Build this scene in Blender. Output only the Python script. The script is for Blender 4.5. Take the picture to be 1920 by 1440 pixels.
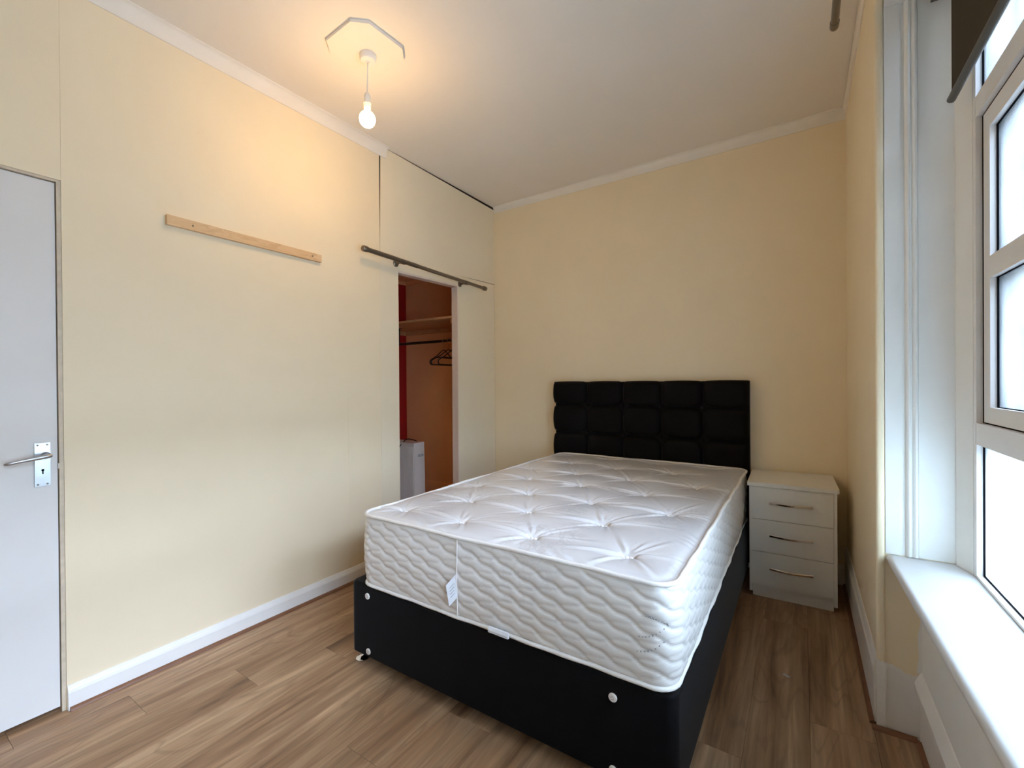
import bpy, bmesh, math, random
import numpy as np
from mathutils import Vector, Matrix

for o in list(bpy.data.objects):
    bpy.data.objects.remove(o, do_unlink=True)
S = bpy.context.scene
COL = S.collection
R = math.radians
random.seed(11)

# ------------------------------------------------------------------ camera
YAW, PIT, ROL, FPX, CAMH = .5753, -.0043, -.0072, 838.0, 1.24
fwd = Vector((-math.sin(YAW)*math.cos(PIT), math.cos(YAW)*math.cos(PIT), math.sin(PIT)))
rt = Vector((math.cos(YAW), math.sin(YAW), 0))
up = rt.cross(fwd)
ri = math.cos(ROL)*rt + math.sin(ROL)*up
ui = -math.sin(ROL)*rt + math.cos(ROL)*up
cam_d = bpy.data.cameras.new('camera')
cam = bpy.data.objects.new('camera', cam_d)
COL.objects.link(cam)
cam.matrix_world = Matrix(((ri.x, ui.x, -fwd.x, 0), (ri.y, ui.y, -fwd.y, 0), (ri.z, ui.z, -fwd.z, CAMH), (0, 0, 0, 1)))
cam_d.sensor_width = 36
cam_d.lens = FPX/1920*36
cam_d.clip_start = .02
S.camera = cam

# ------------------------------------------------------------------ world: overcast sky
SKY = 33.0
BULB = 160.0
W = bpy.data.worlds.new('World')
S.world = W
W.use_nodes = True
wb = W.node_tree.nodes['Background']
wb.inputs[0].default_value = (.67, .775, 1.0, 1)
wb.inputs[1].default_value = SKY
S.view_settings.view_transform = 'Standard'
S.view_settings.look = 'None'
S.view_settings.exposure = 0.36
S.view_settings.gamma = 1.0
S.view_settings.use_curve_mapping = False
S.cycles.max_bounces = 12
S.cycles.diffuse_bounces = 8
S.cycles.transparent_max_bounces = 12
S.cycles.sample_clamp_indirect = 8
S.cycles.caustics_reflective = False
S.cycles.caustics_refractive = False

# daylight portal in the window opening (guides sampling of the sky, gives no light)
pd = bpy.data.lights.new('window_portal', 'AREA')
pd.shape = 'RECTANGLE'
pd.size, pd.size_y = 2.5, 2.0
pd.cycles.is_portal = True
po = bpy.data.objects.new('window_portal', pd)
COL.objects.link(po)
po.location = (.56, .76, 1.6)
po.rotation_euler = Vector((-1, 0, 0)).to_track_quat('-Z', 'Y').to_euler()

# ------------------------------------------------------------------ materials
def lin(c):
    return tuple(((v/255)/12.92 if v/255 <= .04045 else ((v/255+.055)/1.055)**2.4) for v in c)

class NT:
    def __init__(s, name):
        s.m = bpy.data.materials.new(name)
        s.m.use_nodes = True
        s.t = s.m.node_tree
        s.b = s.t.nodes['Principled BSDF']
        s.out = s.t.nodes['Material Output']
    def n(s, typ, **kw):
        nd = s.t.nodes.new(typ)
        for k, v in kw.items():
            if k.startswith('i_'):
                key = k[2:]
                key = int(key) if key.isdigit() else key.replace('_', ' ')
                nd.inputs[key].default_value = v
            else:
                setattr(nd, k, v)
        return nd
    def l(s, a, b):
        s.t.links.new(a, b)
    def coords(s, scale=(1, 1, 1), rnd=0.0, kind='Object'):
        tc = s.n('ShaderNodeTexCoord')
        mp = s.n('ShaderNodeMapping')
        mp.inputs['Scale'].default_value = scale
        s.l(tc.outputs[kind], mp.inputs['Vector'])
        if rnd:
            oi = s.n('ShaderNodeObjectInfo')
            mu = s.n('ShaderNodeMath', operation='MULTIPLY', i_1=rnd)
            s.l(oi.outputs['Random'], mu.inputs[0])
            cb = s.n('ShaderNodeCombineXYZ')
            for k in range(3):
                s.l(mu.outputs[0], cb.inputs[k])
            s.l(cb.outputs[0], mp.inputs['Location'])
        return mp.outputs[0]
    def noise(s, vec, scale, detail=4, rough=.55, dist=0):
        nd = s.n('ShaderNodeTexNoise')
        nd.inputs['Scale'].default_value = scale
        nd.inputs['Detail'].default_value = detail
        nd.inputs['Roughness'].default_value = rough
        nd.inputs['Distortion'].default_value = dist
        s.l(vec, nd.inputs['Vector'])
        return nd.outputs['Fac']
    def ramp(s, fac, stops):
        r = s.n('ShaderNodeValToRGB')
        e = r.color_ramp.elements
        while len(e) < len(stops):
            e.new(.5)
        for k, (p, c) in enumerate(stops):
            e[k].position = p
            e[k].color = (*c, 1) if len(c) == 3 else c
        s.l(fac, r.inputs[0])
        return r.outputs[0]
    def mix(s, fac, a, b, mode='MIX'):
        m = s.n('ShaderNodeMix', data_type='RGBA', blend_type=mode)
        for sock, v in ((m.inputs[0], fac), (m.inputs[6], a), (m.inputs[7], b)):
            if hasattr(v, 'links'):
                s.l(v, sock)
            else:
                sock.default_value = v if not isinstance(v, tuple) or len(v) == 4 else (*v, 1)
        return m.outputs[2]
    def bump(s, h, strength, dist=.002):
        b = s.n('ShaderNodeBump')
        b.inputs['Strength'].default_value = strength
        b.inputs['Distance'].default_value = dist
        s.l(h, b.inputs['Height'])
        s.l(b.outputs[0], s.b.inputs['Normal'])

def paint(name, col, rough=.6, var=.05, bump=.12, scale=6, metal=0, spec=.4):
    t = NT(name)
    v = t.coords()
    n = t.noise(v, scale, 5)
    d = tuple(c*(1-var) for c in col)
    h = tuple(min(1, c*(1+var)) for c in col)
    t.l(t.ramp(n, [(.3, d), (.7, h)]), t.b.inputs['Base Color'])
    t.b.inputs['Roughness'].default_value = rough
    t.b.inputs['Metallic'].default_value = metal
    t.b.inputs['Specular IOR Level'].default_value = spec
    if bump:
        t.bump(t.noise(v, 160, 3), bump, .001)
    return t.m

M = {}
M['wall'] = paint('cream_wall_paint', (.83, .715, .515), .62, .025, .18, 2.5, spec=.3)
M['panel'] = paint('cream_panel_paint', (.82, .725, .545), .5, .02, .10, 3, spec=.35)
M['ceiling'] = paint('ceiling_paint', (.83, .775, .70), .75, .02, .15, 2, spec=.2)
M['trim'] = paint('white_gloss_paint', (.83, .82, .79), .38, .02, .08, 9)
M['coving'] = paint('white_coving_paint', (.82, .78, .71), .6, .02, .08, 9)
M['reveal'] = paint('white_reveal_paint', (.82, .82, .79), .42, .025, .10, 7)
M['upvc'] = paint('white_plastic_frame', (.80, .79, .77), .32, .03, .02, 7)
M['sill'] = paint('white_sill_paint', (.64, .65, .66), .28, .02, .05, 6)
M['dark'] = paint('gap_shade_black', (.012, .009, .006), .9, .1, 0)  # near-black colour standing in for shade inside gaps
M['gasket'] = paint('black_rubber_gasket', (.006, .006, .009), .9, .1, 0, spec=.03)
M['spacer'] = paint('blue_grey_spacer_bar', (.10, .12, .22), .4, .1, 0)
M['door'] = paint('grey_white_door_paint', (.74, .725, .70), .5, .02, .12, 3)
M['jamb'] = paint('worn_cream_jamb', (.62, .53, .40), .6, .10, .2, 30)
M['pinkjamb'] = paint('pale_closet_lining', (.80, .66, .55), .5, .03, .05, 8)
M['closet'] = paint('closet_peach_paint', (.90, .50, .26), .6, .04, .12, 4)
M['red'] = paint('closet_red_paint', (.42, .012, .010), .6, .05, .12, 4)
M['chrome'] = paint('polished_chrome', (.80, .80, .80), .12, .02, 0, metal=1)
M['satin'] = paint('satin_aluminium', (.52, .53, .545), .28, .03, .05, 60, metal=1)
M['bronze'] = paint('dark_nickel_rod', (.20, .175, .145), .30, .05, .02, 40, metal=.85)
M['whiteplastic'] = paint('white_plastic', (.80, .78, .74), .4, .02, 0)
M['greyplastic'] = paint('olive_grey_plastic', (.085, .080, .068), .5, .05, 0)
M['blackplastic'] = paint('black_plastic', (.012, .010, .010), .4, .1, 0)
M['blackrail'] = paint('black_metal_rail', (.016, .012, .012), .4, .1, 0)
M['laminate'] = paint('white_laminate', (.74, .73, .68), .38, .015, .03, 12)
M['blind'] = paint('dark_blind_fabric', lin((70, 63, 52)), .85, .06, .5, 30, spec=.1)
M['label'] = paint('white_label_cloth', (.80, .83, .88), .6, .05, .1, 60)
M['ink'] = paint('grey_ink', (.34, .35, .37), .6, .05, 0)
M['quad'] = paint('brown_beading', lin((122, 84, 60)), .45, .12, .1, 14)

def fabric_black():
    t = NT('black_upholstery')
    v = t.coords()
    n = t.noise(v, 9, 4)
    t.l(t.ramp(n, [(.3, (.0030, .0030, .0034)), (.7, (.0048, .0048, .0054))]), t.b.inputs['Base Color'])
    t.b.inputs['Roughness'].default_value = .65
    t.b.inputs['Specular IOR Level'].default_value = .09
    t.b.inputs['Sheen Weight'].default_value = .22
    t.b.inputs['Sheen Tint'].default_value = (.75, .85, 1, 1)
    t.b.inputs['Sheen Roughness'].default_value = .30
    t.bump(t.noise(v, 700, 2), .25, .0006)
    return t.m
M['upholstery'] = fabric_black()

def mattress_mat(name, tone, rough, coat, printy):
    t = NT(name)
    v = t.coords()
    vm = t.coords((9, 9, 9))
    n = t.noise(vm, 1.4, 6, .65, 1.2)
    n2 = t.noise(vm, .35, 3)
    pat = t.ramp(n, [(.47, (0, 0, 0)), (.52, (1, 1, 1)), (.56, (0, 0, 0))])
    area = t.ramp(n2, [(.5, (0, 0, 0)), (.62, (1, 1, 1))])
    f = t.mix(1.0, pat, area, 'MULTIPLY')
    ff = t.n('ShaderNodeMath', operation='MULTIPLY', i_1=printy)
    t.l(f, ff.inputs[0])
    c = t.mix(ff.outputs[0], tone, tuple(x*.62 for x in tone))
    t.l(c, t.b.inputs['Base Color'])
    t.b.inputs['Roughness'].default_value = rough
    t.b.inputs['Specular IOR Level'].default_value = .5
    t.b.inputs['Coat Weight'].default_value = coat
    t.b.inputs['Coat Roughness'].default_value = .22
    t.bump(t.noise(v, 420, 2), .10, .0006)
    return t.m
M['mtop'] = mattress_mat('white_damask_top', (.68, .685, .70), .34, .5, .5)
M['mside'] = mattress_mat('white_quilted_border', (.73, .71, .685), .42, .25, .25)
M['tuft'] = paint('white_tuft_button', (.90, .90, .90), .35, .02, 0)
M['piping'] = paint('white_piping_tape', (.82, .80, .77), .5, .03, .2, 90)

def wood_floor():
    t = NT('oak_laminate')
    v = t.coords((11, .8, 11), 40)
    v2 = t.coords((60, 1.6, 60), 40)
    v3 = t.coords((4.2, .75, 4.2), 23)
    n1 = t.noise(v, 1.0, 5, .6, .6)
    n2 = t.noise(v2, 1.0, 4, .6)
    n3 = t.noise(v3, 1.0, 3, .5, .8)
    # cathedral grain: contour lines of a stretched noise
    mu = t.n('ShaderNodeMath', operation='MULTIPLY', i_1=75.0)
    t.l(n3, mu.inputs[0])
    sn = t.n('ShaderNodeMath', operation='SINE')
    t.l(mu.outputs[0], sn.inputs[0])
    ln = t.ramp(sn.outputs[0], [(.55, (0, 0, 0)), (1.0, (1, 1, 1))])
    base = t.ramp(n1, [(.30, lin((106, 77, 53))), (.43, lin((150, 116, 86))), (.57, lin((170, 137, 105))), (.72, lin((194, 162, 128)))])
    fine = t.ramp(n2, [(.3, (.72, .72, .72)), (.65, (1.08, 1.08, 1.08))])
    c = t.mix(1.0, base, fine, 'MULTIPLY')
    f2 = t.n('ShaderNodeMath', operation='MULTIPLY', i_1=.30)
    t.l(ln, f2.inputs[0])
    c = t.mix(f2.outputs[0], c, lin((104, 76, 55)))
    # knots
    vk = t.coords((3.0, 1.25, 3.0), 31)
    vo = t.n('ShaderNodeTexVoronoi')
    vo.inputs['Scale'].default_value = 1.0
    t.l(vk, vo.inputs['Vector'])
    kn = t.ramp(vo.outputs['Distance'], [(.03, (1, 1, 1)), (.22, (0, 0, 0))])
    f3 = t.n('ShaderNodeMath', operation='MULTIPLY', i_1=.55)
    t.l(kn, f3.inputs[0])
    c = t.mix(f3.outputs[0], c, lin((84, 58, 40)))
    oi = t.n('ShaderNodeObjectInfo')
    tone = t.ramp(oi.outputs['Random'], [(0, (.95, .945, .94)), (1, (1.05, 1.05, 1.05))])
    c = t.mix(1.0, c, tone, 'MULTIPLY')
    t.l(c, t.b.inputs['Base Color'])
    t.b.inputs['Roughness'].default_value = .42
    t.b.inputs['Specular IOR Level'].default_value = .4
    t.bump(n2, .12, .0008)
    return t.m
M['floor'] = wood_floor()

def pine(name, axis_scale, c0, c1, c2):
    t = NT(name)
    v = t.coords(axis_scale)
    n = t.noise(v, 1, 5, .6, 1.0)
    mu = t.n('ShaderNodeMath', operation='MULTIPLY', i_1=38.0)
    t.l(n, mu.inputs[0])
    sn = t.n('ShaderNodeMath', operation='SINE')
    t.l(mu.outputs[0], sn.inputs[0])
    c = t.ramp(n, [(.3, c0), (.7, c1)])
    ln = t.ramp(sn.outputs[0], [(.5, (0, 0, 0)), (1, (.35, .35, .35))])
    c = t.mix(ln, c, c2)
    t.l(c, t.b.inputs['Base Color'])
    t.b.inputs['Roughness'].default_value = .5
    return t.m
M['pine'] = pine('pale_pine', (30, 2.2, 14), lin((206, 170, 126)), lin((224, 192, 150)), lin((178, 136, 92)))
M['closetpine'] = pine('closet_pine', (2, 20, 20), lin((196, 142, 96)), lin((214, 164, 116)), lin((160, 106, 66)))

def glass(name, frost):
    t = NT(name)
    t.t.nodes.remove(t.b)
    tr = t.n('ShaderNodeBsdfTransparent')
    tr.inputs[0].default_value = (.93, .965, .975, 1)
    gl = t.n('ShaderNodeBsdfGlossy')
    gl.inputs['Roughness'].default_value = .04
    fr = t.n('ShaderNodeFresnel')
    fr.inputs['IOR'].default_value = 1.45
    m1 = t.n('ShaderNodeMixShader')
    t.l(fr.outputs[0], m1.inputs[0])
    t.l(tr.outputs[0], m1.inputs[1])
    t.l(gl.outputs[0], m1.inputs[2])
    res = m1.outputs[0]
    if frost:
        v = t.coords((1, 5, 1.6))
        n = t.noise(v, 2.2, 6, .65, .4)
        f = t.ramp(n, [(.35, (frost*.35,)*3), (.7, (frost,)*3)])
        ts = t.n('ShaderNodeBsdfTranslucent')
        ts.inputs[0].default_value = (.80, .90, .90, 1)
        m2 = t.n('ShaderNodeMixShader')
        t.l(f, m2.inputs[0])
        t.l(res, m2.inputs[1])
        t.l(ts.outputs[0], m2.inputs[2])
        res = m2.outputs[0]
    t.l(res, t.out.inputs['Surface'])
    return t.m
M['glass'] = glass('clear_glass', .12)
M['misted'] = glass('misted_glass', .75)

def film():
    t = NT('clear_plastic_scrap')
    t.b.inputs['Base Color'].default_value = (.85, .86, .88, 1)
    t.b.inputs['Roughness'].default_value = .2
    t.b.inputs['Alpha'].default_value = .55
    return t.m
M['film'] = film()

def bulb_mat():
    t = NT('glowing_bulb')
    t.b.inputs['Base Color'].default_value = (1, .95, .85, 1)
    t.b.inputs['Emission Color'].default_value = (1.0, .61, .25, 1)
    # LED bulb: the back half, towards its base, gives off less light
    g = t.n('ShaderNodeNewGeometry')
    sx = t.n('ShaderNodeSeparateXYZ')
    t.l(g.outputs['Normal'], sx.inputs[0])
    mr = t.n('ShaderNodeMapRange', i_1=-.1, i_2=.8, i_3=BULB, i_4=BULB*.35)
    t.l(sx.outputs['Z'], mr.inputs[0])
    t.l(mr.outputs[0], t.b.inputs['Emission Strength'])
    return t.m
M['bulb'] = bulb_mat()

# ------------------------------------------------------------------ geometry helpers
ORIG = {}
def obj(name, bm, mat, parent=None, origin=None, smooth=None, bevel=0, kind=None, segs=2, local=False):
    """bm holds world coordinates (or the parent's local ones when local=True)."""
    if bevel:
        es = [e for e in bm.edges if len(e.link_faces) == 2 and e.calc_face_angle(0) > R(35)]
        bmesh.ops.bevel(bm, geom=es, offset=bevel, segments=segs, profile=.5, affect='EDGES', clamp_overlap=True)
    bmesh.ops.recalc_face_normals(bm, faces=bm.faces)
    if origin is None and not local:
        xs = [v.co for v in bm.verts]
        lo = [min(c[k] for c in xs) for k in range(3)]
        hi = [max(c[k] for c in xs) for k in range(3)]
        origin = ((lo[0]+hi[0])/2, (lo[1]+hi[1])/2, lo[2])
    if origin is None:
        origin = (0, 0, 0)
    og = Vector(origin)
    for v in bm.verts:
        v.co -= og
    me = bpy.data.meshes.new(name)
    bm.to_mesh(me)
    bm.free()
    if smooth is not None:
        for p in me.polygons:
            p.use_smooth = True
        me.set_sharp_from_angle(angle=R(smooth))
    me.materials.append(M[mat] if isinstance(mat, str) else mat)
    o = bpy.data.objects.new(name, me)
    COL.objects.link(o)
    if parent is not None:
        o.parent = parent
        o.location = og if local else og - ORIG[parent.name]
    else:
        o.location = og
    ORIG[o.name] = og if (parent is None or not local) else ORIG[parent.name]
    if kind:
        o['kind'] = kind
    return o

def empty(name, loc, rz=0):
    o = bpy.data.objects.new(name, None)
    COL.objects.link(o)
    o.location = loc
    o.rotation_euler = (0, 0, rz)
    o.empty_display_size = .05
    ORIG[o.name] = Vector(loc)
    return o

def tag(o, label, cat, group=None):
    o['label'] = label
    o['category'] = cat
    if group:
        o['group'] = group
    return o

def B():
    return bmesh.new()

def box(bm, x0, x1, y0, y1, z0, z1):
    vs = [bm.verts.new((x, y, z)) for x in (x0, x1) for y in (y0, y1) for z in (z0, z1)]
    for f in ((0, 1, 3, 2), (4, 6, 7, 5), (0, 4, 5, 1), (2, 3, 7, 6), (0, 2, 6, 4), (1, 5, 7, 3)):
        bm.faces.new([vs[i] for i in f])
    return bm

def bx(*a):
    return box(B(), *a)

def hexa(bm, pts):
    """8 points: bottom 4 ccw, top 4 ccw"""
    vs = [bm.verts.new(p) for p in pts]
    for f in ((3, 2, 1, 0), (4, 5, 6, 7), (0, 1, 5, 4), (1, 2, 6, 5), (2, 3, 7, 6), (3, 0, 4, 7)):
        bm.faces.new([vs[i] for i in f])
    return bm

def prism(bm, prof, P0, P1, da, db=(0, 0, 1)):
    P0, P1, da, db = map(Vector, (P0, P1, da, db))
    a = [bm.verts.new(P0+da*u+db*v) for u, v in prof]
    b = [bm.verts.new(P1+da*u+db*v) for u, v in prof]
    n = len(prof)
    for i in range(n):
        j = (i+1) % n
        bm.faces.new((a[i], a[j], b[j], b[i]))
    bm.faces.new(a[::-1])
    bm.faces.new(b)
    return bm

def frames(pts):
    pts = [Vector(p) for p in pts]
    T = []
    for i in range(len(pts)):
        d = pts[min(i+1, len(pts)-1)] - pts[max(i-1, 0)]
        T.append(d.normalized())
    n = Vector((0, 0, 1)) if abs(T[0].z) < .9 else Vector((1, 0, 0))
    out = []
    for p, t in zip(pts, T):
        n = (n - t*n.dot(t)).normalized()
        out.append((p, n, t.cross(n)))
    return out

def tube(bm, pts, r, seg=12, closed=False, caps=True):
    rs = r if isinstance(r, (list, tuple)) else [r]*len(pts)
    fr = frames(pts)
    rings = []
    for (p, n, b), q in zip(fr, rs):
        rings.append([bm.verts.new(p + (n*math.cos(k*2*math.pi/seg)+b*math.sin(k*2*math.pi/seg))*q) for k in range(seg)])
    m = len(rings)
    for i in range(m if closed else m-1):
        a, c = rings[i], rings[(i+1) % m]
        for k in range(seg):
            bm.faces.new((a[k], a[(k+1) % seg], c[(k+1) % seg], c[k]))
    if caps and not closed:
        bm.faces.new(rings[0][::-1])
        bm.faces.new(rings[-1])
    return bm

def lathe(bm, prof, c, axis='z', seg=24):
    """prof: (r, h) list along axis from c"""
    ax = {'x': (Vector((1, 0, 0)), Vector((0, 1, 0)), Vector((0, 0, 1))),
          'y': (Vector((0, 1, 0)), Vector((0, 0, 1)), Vector((1, 0, 0))),
          'z': (Vector((0, 0, 1)), Vector((1, 0, 0)), Vector((0, 1, 0)))}[axis]
    c = Vector(c)
    rings = []
    for r, h in prof:
        rings.append([bm.verts.new(c+ax[0]*h+(ax[1]*math.cos(k*2*math.pi/seg)+ax[2]*math.sin(k*2*math.pi/seg))*max(r, 1e-5)) for k in range(seg)])
    for a, b in zip(rings, rings[1:]):
        for k in range(seg):
            bm.faces.new((a[k], a[(k+1) % seg], b[(k+1) % seg], b[k]))
    bm.faces.new(rings[0][::-1])
    bm.faces.new(rings[-1])
    return bm

def grid(bm, P, closed_u=False):
    """P: array (nu, nv, 3) -> quads"""
    nu, nv = P.shape[:2]
    vs = [[bm.verts.new(P[i, j]) for j in range(nv)] for i in range(nu)]
    for i in range(nu if closed_u else nu-1):
        for j in range(nv-1):
            k = (i+1) % nu
            bm.faces.new((vs[i][j], vs[k][j], vs[k][j+1], vs[i][j+1]))
    return vs

def mesh_np(name, P, mat, parent, origin, closed_u=False):
    nu, nv = P.shape[:2]
    idx = np.arange(nu*nv).reshape(nu, nv)
    a = idx if closed_u else idx[:-1]
    b = np.roll(idx, -1, 0) if closed_u else idx[1:]
    F = np.stack([a[:, :-1], b[:, :-1], b[:, 1:], a[:, 1:]], -1).reshape(-1, 4)
    og = np.array(origin, float)
    me = bpy.data.meshes.new(name)
    V = (P.reshape(-1, 3)-og)
    me.vertices.add(len(V))
    me.vertices.foreach_set('co', V.astype('f').ravel())
    me.loops.add(F.size)
    me.loops.foreach_set('vertex_index', F.ravel().astype('i'))
    me.polygons.add(len(F))
    me.polygons.foreach_set('loop_start', (np.arange(len(F))*4).astype('i'))
    me.polygons.foreach_set('use_smooth', np.ones(len(F), bool))
    me.update(calc_edges=True)
    me.validate()
    me.materials.append(M[mat])
    o = bpy.data.objects.new(name, me)
    COL.objects.link(o)
    o.parent = parent
    o.location = Vector(origin) - ORIG[parent.name]
    ORIG[o.name] = Vector(origin)
    return o

# ------------------------------------------------------------------ room dimensions
XL, XR, YB, YF = -2.358, .226, 3.353, -1.75
YP = 2.04                       # face of the pier / window reveal
XW = .45                        # room face of the window
YW = -.45                       # near end of the window
def ceil_z(x, y):
    u = (x-XL)/(XR-XL)
    v = (y-YF)/(YB-YF)
    return 2.82+.015*v+(.035+.0)*u*(.6+.4*v)

# ------------------------------------------------------------------ floor
fl = obj('floor', bx(-3.6, .62, YF-.1, 3.5, -.08, -.009), 'dark', kind='structure')
pw, pl = .19, 1.285
k0 = int(math.floor((XL+.17)/pw))-1
prow = 0
for k in range(k0, 4):
    xa, xb = -.17+k*pw, -.17+(k+1)*pw
    a, b = max(xa, XL-.055), min(xb, .36)
    if b-a < .02:
        continue
    off = (1.63 - pl*3) + (0.31*((k-0) % 4) if k != -1 else 0)
    if k == 0:
        off = 2.66-pl*4
    if k == -1:
        off = 1.63-pl*3
    y = off
    while y < YB+.02:
        ya, yb = max(y, YF-.02), min(y+pl, YB+.03)
        if yb-ya > .03:
            b_ = B()
            box(b_, a+.0003, b-.0003, ya+.0003, yb-.0003, -.009, 0)
            top = [e for e in b_.edges if all(v.co.z > -.001 for v in e.verts)]
            bmesh.ops.bevel(b_, geom=top, offset=.0006, segments=1, affect='EDGES')
            obj('plank', b_, 'floor', fl, origin=(a, ya, 0))
        y += pl

M['ground'] = paint('pale_paving', (.20, .20, .195), .9, .12, 0, 1.2, spec=.1)
obj('ground', bx(.80, 30, -25, 25, -.45, -.25), 'ground', kind='structure')
M['sky_shade'] = paint('sky_shade_grey', (.17, .16, .15), .9, .08, .1, .8, spec=.1)
obj('sky_shade_wall', bx(8.5, 9.0, -14, 9, -.25, 4.6), 'sky_shade', kind='structure')  # added out of view to block low sky and keep upper walls dim

# ------------------------------------------------------------------ walls
wl = obj('wall_left', bx(XL-.07, XL, .498, 2.027, 0, 2.80), 'wall', kind='structure')
obj('wall_panel', bx(XL-.07, XL-.0008, -.34, .4978, 2.018, 2.80), 'wall', wl)       # over the door
obj('wall_panel', bx(XL-.07, XL, YF, -.34, 0, 2.80), 'wall', wl)
# faint board joint on the main wall
obj('joint_strip', bx(XL-.001, XL+.0010, 1.7685, 1.7715, .09, 1.15), 'wall', wl)
# boxed closet front: separate boards with open cracks between them
b_ = B()
x0, x1 = XL-.06, XL-.001
hexa(b_, [(x0, 2.0300, 2.087), (x1, 2.0300, 2.087), (x1, YB, 2.137), (x0, YB, 2.137),
          (x0, 2.0430, 2.8285), (x1, 2.0430, 2.8285), (x1, YB, 2.812), (x0, YB, 2.812)])
obj('wall_panel', b_, 'panel', wl)
obj('wall_panel', bx(x0, x1, 2.0285, 2.19, 0, 2.0865), 'panel', wl)
b_ = B()
hexa(b_, [(x0, 2.835, 0), (x1, 2.835, 0), (x1, YB-.004, 0), (x0, YB-.004, 0),
          (x0, 2.835, 2.1165), (x1, 2.835, 2.1165), (x1, YB-.004, 2.1300), (x0, YB-.004, 2.1300)])
obj('wall_panel', b_, 'panel', wl)
b_ = B()
hexa(b_, [(x0, 2.1905, 2.022), (x1+.003, 2.1905, 2.022), (x1+.003, 2.8345, 2.034), (x0, 2.8345, 2.034),
          (x0, 2.1905, 2.0925), (x1+.003, 2.1905, 2.0925), (x1+.003, 2.8345, 2.1195), (x0, 2.8345, 2.1195)])
obj('header_board', b_, 'panel', wl)
b_ = B()
box(b_, x0, XL+.0005, 2.823, 2.8345, 0, 2.033)
obj('door_lining', b_, 'pinkjamb', wl)
b_ = B()
hexa(b_, [(x0, 2.1905, 2.010), (XL, 2.1905, 2.010), (XL, 2.8225, 2.022), (x0, 2.8225, 2.022),
          (x0, 2.1905, 2.0215), (XL, 2.1905, 2.0215), (XL, 2.8225, 2.0335), (x0, 2.8225, 2.0335)])
obj('door_lining', b_, 'pinkjamb', wl)
# near-black fillers that paint the shade in the boards' cracks
b_ = B()
box(b_, XL-.075, XL-.0705, 2.020, 2.052, 0, 2.86)
box(b_, XL-.078, XL-.062, 2.17, YB, 2.30, 2.86)
box(b_, XL-.070, XL-.006, 2.0275, 2.050, 2.05, 2.815)
box(b_, XL-.059, XL-.004, 2.10, YB-.001, 2.790, 2.850)
box(b_, XL-.055, XL-.004, 2.87, 3.20, 2.112, 2.142)
obj('crack_shade', b_, 'dark', wl)
# door jamb edge
jm = B()
box(jm, XL-.07, XL-.004, .4855, .4977, 0, 2.0175)
box(jm, XL-.07, XL-.004, -.34, .4855, 2.0085, 2.0175)
obj('door_jamb', jm, 'jamb', wl)

obj('wall_back', bx(XL-.08, .75, YB, YB+.12, 0, 2.95), 'wall', kind='structure')
obj('wall_front', bx(XL-.08, .75, YF-.12, YF, 0, 2.95), 'wall', kind='structure')
wr = obj('wall_right', bx(XR, .75, YP, YB, 0, 2.95), 'wall', kind='structure')
# rounded corner bead of the pier
bd = B()
prism(bd, [(0, 0), (.0, .008), (.003, .0125), (.008, .0145), (.017, .0145), (.022, .0125), (.0245, .008), (.0245, 0)],
      (.2195, YP+.005, .0), (.2195, YP+.005, 2.84), (1, 0, 0), (0, -1, 0))
obj('corner_bead', bd, 'wall', wr, smooth=40)
# white over-paint on the lower pier (irregular top edge), a real paint skin
def paint_skin(pts, y, th):
    b = B()
    f = [b.verts.new((x, y, z)) for x, z in pts]
    g = [b.verts.new((x, y-th, z)) for x, z in pts]
    b.faces.new(f)
    b.faces.new(g[::-1])
    n = len(pts)
    for i in range(n):
        b.faces.new((f[i], f[(i+1) % n], g[(i+1) % n], g[i]))
    return b
obj('paint_skirt', paint_skin([(.244, 0), (.341, 0), (.341, .235), (.330, .222), (.318, .214), (.308, .219), (.297, .217), (.286, .229), (.275, .231), (.262, .238), (.252, .236), (.244, .243)], YP, .0015), 'trim', wr)
obj('paint_skirt', paint_skin([(.2185, 0), (.2445, 0), (.2445, .238), (.238, .246), (.229, .241), (.2185, .252)], YP-.0085, .0022), 'trim', wr)
obj('paint_skirt', paint_skin([(.328, .23), (.345, .23), (.345, .58), (.339, .56), (.336, .47), (.338, .40), (.331, .36), (.333, .28)], YP, .0012), 'trim', wr)

# window wall: near part, apron below the sill, head above the window
obj('wall_window', bx(.341, .75, YW-.02, YP-.0016, 0, .594), 'reveal', kind='structure')
obj('wall_side', bx(XR, .75, YF, YW-.02, 0, 2.95), 'wall', kind='structure')
obj('wall_head', bx(.246, .75, YW-.02, YP, 2.61, 2.95), 'reveal', kind='structure')

# panelled reveal (boards on the pier end)
rv = obj('trim_1', bx(.2455, .286, YP-.006, YP, .628, 2.56), 'reveal', kind='structure', bevel=.0015)
obj('backing_board', bx(.2448, .43, YP-.0012, YP, .628, 2.56), 'reveal', rv)
bd = B()
prism(bd, [(0, 0), (0, .004), (.004, .012), (.009, .014), (.0125, .011), (.015, .006), (.018, .006), (.021, .012), (.026, .014), (.0315, .010), (.0345, .003), (.0345, 0)],
      (.2995, YP, .628), (.2995, YP, 2.54), (1, 0, 0), (0, -1, 0))
obj('bead_moulding', bd, 'reveal', rv, smooth=50)
obj('flat_panel', bx(.335, .428, YP-.003, YP, .628, 2.56), 'reveal', rv)
obj('top_moulding', bx(.2455, .428, YP-.012, YP, 2.54, 2.57), 'reveal', rv, bevel=.004)
b_ = B()
hexa(b_, [(.426, YP, .626), (.426, YP-.012, .626), (.449, 1.957, .626), (.56, 1.957, .626) ,
          (.426, YP, 2.61), (.426, YP-.012, 2.61), (.449, 1.957, 2.61), (.56, 1.957, 2.61)])
obj('lining_strip', b_, 'reveal', rv, bevel=.002)

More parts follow.
